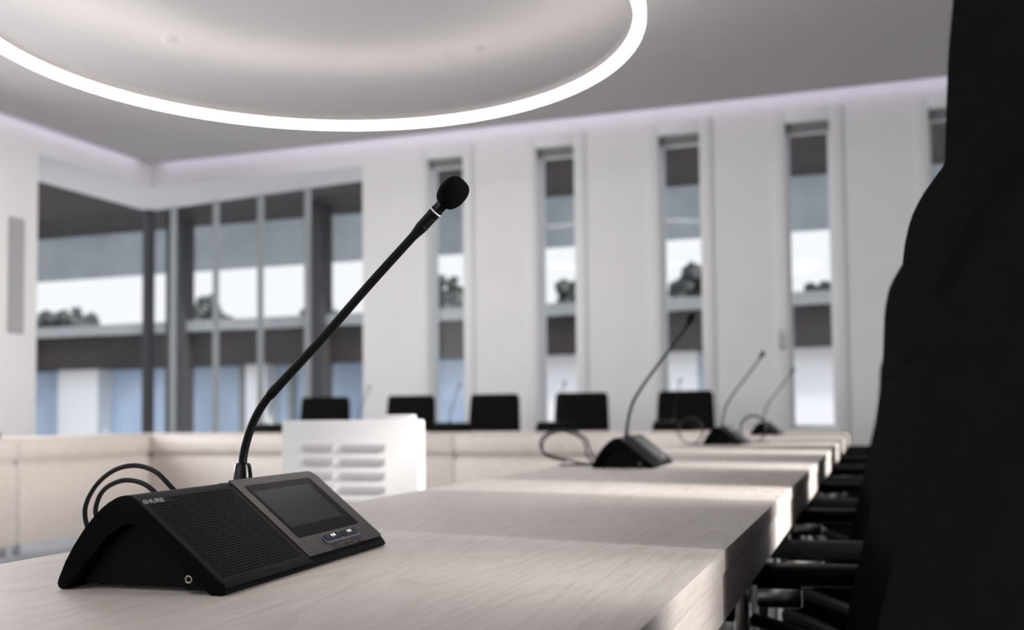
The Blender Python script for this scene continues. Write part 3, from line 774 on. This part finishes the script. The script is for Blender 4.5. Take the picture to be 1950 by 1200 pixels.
# front of the high back against height, world x (chair origin is world x = -0.16)
FR = [(0.44, -0.070), (0.55, -0.052), (0.61, -0.040), (0.70, -0.018), (0.82, 0.012), (0.88, 0.021), (0.96, 0.031), (1.05, 0.036), (1.075, 0.040), (1.095, 0.046), (1.112, 0.056), (1.126, 0.068), (1.136, 0.083), (1.141, 0.098)]
CX0 = -0.16
def make_chair(name, label, high=True):
    t = thing(name, label, 'chair')
    if high:
        zs = [0.44+0.02*k for k in range(34)]+[0.900, 0.906, 0.912, 0.918, 1.09, 1.108, 1.116, 1.124, 1.130, 1.135, 1.139, 1.141]
        zs = sorted(set(round(z, 4) for z in zs if z <= 1.1411))
        notch = lambda z: 0.007*max(0, 1-abs(z-0.909)/0.010)
        def half(z):
            h = 0.245+0.012*math.sin(PI*(z-0.44)/0.75)
            if z > 1.0: h -= 0.11*(1-math.sqrt(max(0, 1-((z-1.0)/0.142)**2)))
            return h-notch(z)
        def thick(z):
            th = 0.105-0.02*(z-0.44)/0.73
            if z > 1.085: th = max(0.012, th*math.sqrt(max(0.0, 1-((z-1.085)/0.058)**2)))
            return th-notch(z)
        obj('backrest', backrest_bm(lambda z: interp(FR, z)-CX0+notch(z), half, thick, zs), M['chair'], t, angle=50)
    else:
        zs = [0.55+0.02*k for k in range(22)]+[0.978, 0.990, 1.000, 1.008, 1.014, 1.018]
        zs = sorted(set(z for z in zs if z <= 1.018))
        def half(z):
            h = 0.222-0.022*(z-0.55)/0.46
            if z > 0.975: h -= 0.03*(1-math.sqrt(max(0, 1-((z-0.975)/0.045)**2)))
            return h
        def thick(z): return 0.06 if z < 0.98 else max(0.012, 0.06*math.sqrt(max(0, 1-((z-0.98)/0.040)**2)))
        obj('backrest', backrest_bm(lambda z: 0.16+0.10*(z-0.55), half, thick, zs), M['chair'], t, angle=50)
        br = bmesh.new(); tube(br, catmull([(0.02, 0, 0.43), (0.16, 0, 0.43), (0.215, 0, 0.50), (0.235, 0, 0.62)], 6), 0.02, 10)
        obj('back_support', br, M['chairplastic'], t)
    bm = bmesh.new(); box(bm, -0.30, 0.13 if high else 0.16, -0.235, 0.235, 0.43, 0.515, bev=0.030, seg=4)
    obj('seat', bm, M['chair'], t, angle=50)
    for s in (-1, 1):
        y = 0.265*s
        bm = bmesh.new(); box(bm, -0.155, 0.155, y-0.024, y+0.024, 0.636, 0.662, bev=0.010, seg=3)
        ar = obj('armrest', bm, M['chairplastic'], t)
        bm = bmesh.new()
        tube(bm, [(0.0, y, 0.43), (0.0, y, 0.637)], 0.013, 12)
        rbox(bm, Matrix.Translation((0.0, y-s*0.02, 0.425)), 0.05, 0.10, 0.02, 0.004)
        obj('arm_post', bm, M['chrome'], ar)
        bm = bmesh.new(); box(bm, 0.018, 0.075, y-0.030, y+0.030, 0.610, 0.636, bev=0.004)
        obj('arm_bracket', bm, M['chrome'] if high else M['chairplastic'], ar)
        bm = bmesh.new(); tube(bm, catmull([(-0.06, y, 0.600), (0.02, y, 0.588), (0.10, y, 0.562), (0.145, y*0.93, 0.545)], 6), 0.009, 10)
        tube(bm, catmull([(-0.04, y, 0.560), (0.03, y, 0.545), (0.10, y, 0.515), (0.13, y*0.93, 0.495)], 6), 0.009, 10)
        obj('arm_brace', bm, M['chairplastic'], ar)
    obj('gas_column', lathe(bmesh.new(), [(0, 0.08), (0.032, 0.08), (0.032, 0.24), (0.018, 0.245), (0.018, 0.41), (0.09, 0.415), (0.09, 0.432), (0, 0.432)], 18), M['chairplastic'], t)
    bm = bmesh.new()
    for k in range(5):
        a = 2*PI*k/5+0.3; tube(bm, [(0, 0, 0.105), (0.17*math.cos(a), 0.17*math.sin(a), 0.092), (0.30*math.cos(a), 0.30*math.sin(a), 0.072)], [0.024, 0.019, 0.014], 10)
    obj('star_base', bm, M['chrome'], t)
    for k in range(5):
        a = 2*PI*k/5+0.3; bm = bmesh.new(); c, s = 0.30*math.cos(a), 0.30*math.sin(a)
        for q in (-0.011, 0.011):
            m_ = Matrix.Translation((c, s, 0.027)) @ Matrix.Rotation(a+0.7, 4, 'Z') @ Matrix.Rotation(PI/2, 4, 'X') @ Matrix.Translation((0, 0, q-0.007))
            lathe(bm, [(0, 0), (0.022, 0), (0.027, 0.003), (0.027, 0.011), (0.022, 0.014), (0, 0.014)], 16, m_)
        tube(bm, [(c, s, 0.03), (c, s, 0.066)], 0.008, 8)
        obj('caster', bm, M['chairplastic'], t)
    return t
hc = make_chair('high_back_chair', 'nearest black high-back chair, a huge dark shape filling the right edge')
hc['group'] = 'high-back chairs along the right row'
hc.location = (CX0+0.003, 0.39, 0)
chl = ['second black high-back chair from the camera, its rounded shoulder left of the nearest chair',
       'third black high-back chair, a thin sliver just left of the second',
       'fourth black high-back chair, a thinner sliver behind the third',
       'fifth black high-back chair, nearer one at the third table, only armrests showing',
       'sixth black high-back chair, farther one at the third table, only armrests showing',
       'seventh black high-back chair, nearer one at the farthest table, only tiny armrests showing',
       'last black high-back chair by the far end of the right row']
for k, lb in enumerate(chl):
    dup(hc, lb, (CX0+(0.020, -0.004, 0.006, 0.004, 0.008, 0.0, 0.005)[k], (1.11, 1.90, 2.70, 3.51, 4.30, 5.11, 5.90)[k], 0), math.radians((6, 3, 1, 0, -1, 1, 0)[k]), 'high-back chairs along the right row')
lc = make_chair('low_back_chair', 'black low-backed chair in front of the corner window, leftmost of the far row', False)
lc['group'] = 'low-backed chairs at the far table'
fx = [-4.20, -3.47, -2.77, -2.06, -1.29]
lc.location = (fx[0], 7.23, 0); lc.rotation_euler = (0, 0, PI/2+0.25)
for X, lb, rz in ((fx[1], 'black low-backed chair at the far table above the white panel', 0.02), (fx[2], 'black low-backed chair at the far table between the first and second slim windows', -0.03),
              (fx[3], 'black low-backed chair at the far table right of the second slim window', 0.03), (fx[4], 'black low-backed chair at the far table in front of the third slim window', -0.02)):
    dup(lc, lb, (X, 7.21, 0), PI/2+rz, 'low-backed chairs at the far table')

# ------------------------------------------------------------------ outside: terrace, opposite building, trees
struct('ground', bx(-45, 30, YW+1.2, 60, -0.5, -0.3), M['ground'])
bd = thing('office_building', 'blurred building with dark brown bands and pale blue panels outside the windows', 'building', (0, 14.6, -0.3))
def part(nm, b, m): return obj(nm, bx(*b), m, bd, smooth=False)
part('roof_band', (-34, 14, -0.9, 0.6, 4.55, 5.9), M['ext_brown'])
part('upper_panels', (-34, 14, 1.6, 1.8, 3.95, 5.8), M['ext_upper'])
part('floor_band', (-34, 14, 0.0, 0.8, 2.05, 2.62), M['ext_brown'])
part('balcony_rail', (-34, 14, -0.12, -0.02, 2.62, 2.80), M['ext_rail'])
part('ground_floor_wall', (-34, 14, 0.7, 0.9, 0.0, 2.05), M['ext_panel'])
for x in (-8.42, -11.1, -14.6, -18.5, -22.5, 3.4): part('column', (x-0.16, x+0.16, -0.25, 0.1, 0.0, 4.55), M['ext_dark'])
for x, hw_ in ((-13.6, 0.45), (-9.85, 0.2), (-7.35, 0.15), (-4.6, 0.5), (-2.9, 0.5), (-0.75, 0.5), (1.4, 0.5)): part('white_pier', (x-hw_, x+hw_, 0.3, 0.69, 0.0, 2.05), M['ext_white'])
for x in (-10.3, -9.35, -7.0, -5.5, -3.4, -1.7, 0.6): part('downpipe', (x-0.05, x+0.05, 0.55, 0.69, 0.0, 2.05), M['ext_rail'])
rnd = random.Random(11)
def tree(x, y, h, rad, label):
    t = thing('tree', label, 'tree', (x, y, -0.3), 0, 'trees beyond the opposite building')
    bm = bmesh.new()
    for k in range(70):
        d = Vector((rnd.gauss(0, 1), rnd.gauss(0, 1), rnd.gauss(0, 0.9))).normalized()*rad*rnd.uniform(0.35, 0.95)
        q = bmesh.ops.create_icosphere(bm, subdivisions=1, radius=rad*rnd.uniform(0.14, 0.30), matrix=Matrix.Translation((d.x, d.y, h-rad*0.85+d.z*0.85)))
        for v in q['verts']: v.co += Vector((rnd.uniform(-1, 1), rnd.uniform(-1, 1), rnd.uniform(-1, 1)))*rad*0.05
    obj('crown', bm, M['leaf'], t)
    obj('trunk', tube(bmesh.new(), [(0, 0, 0), (0.05, 0, h*0.35), (0.02, 0.02, h-rad)], [0.16, 0.12, 0.08], 10), M['bark'], t)
for x, y, h, rd, lb in ((-14.2, 19.5, 3.85, 0.7, 'dark round tree outside, left part of the corner window'), (-11.9, 20.5, 3.9, 0.6, 'dark tree outside, middle of the corner window'),
                    (-9.9, 20.5, 3.95, 0.6, 'dark tree outside, right part of the corner window'), (-8.25, 19.5, 4.0, 0.55, 'dark round tree outside the first slim window'),
                    (-5.6, 20.0, 3.85, 0.6, 'dark tree outside the second slim window'), (-3.1, 19.5, 3.95, 0.7, 'low dark tree outside the third slim window'),
                    (-0.6, 20.0, 3.75, 0.6, 'low dark tree outside the fourth slim window'), (-18.5, 20.0, 3.9, 0.9, 'wide dark tree outside the left pane of the corner window')):
    tree(x, y, h, rd, lb)
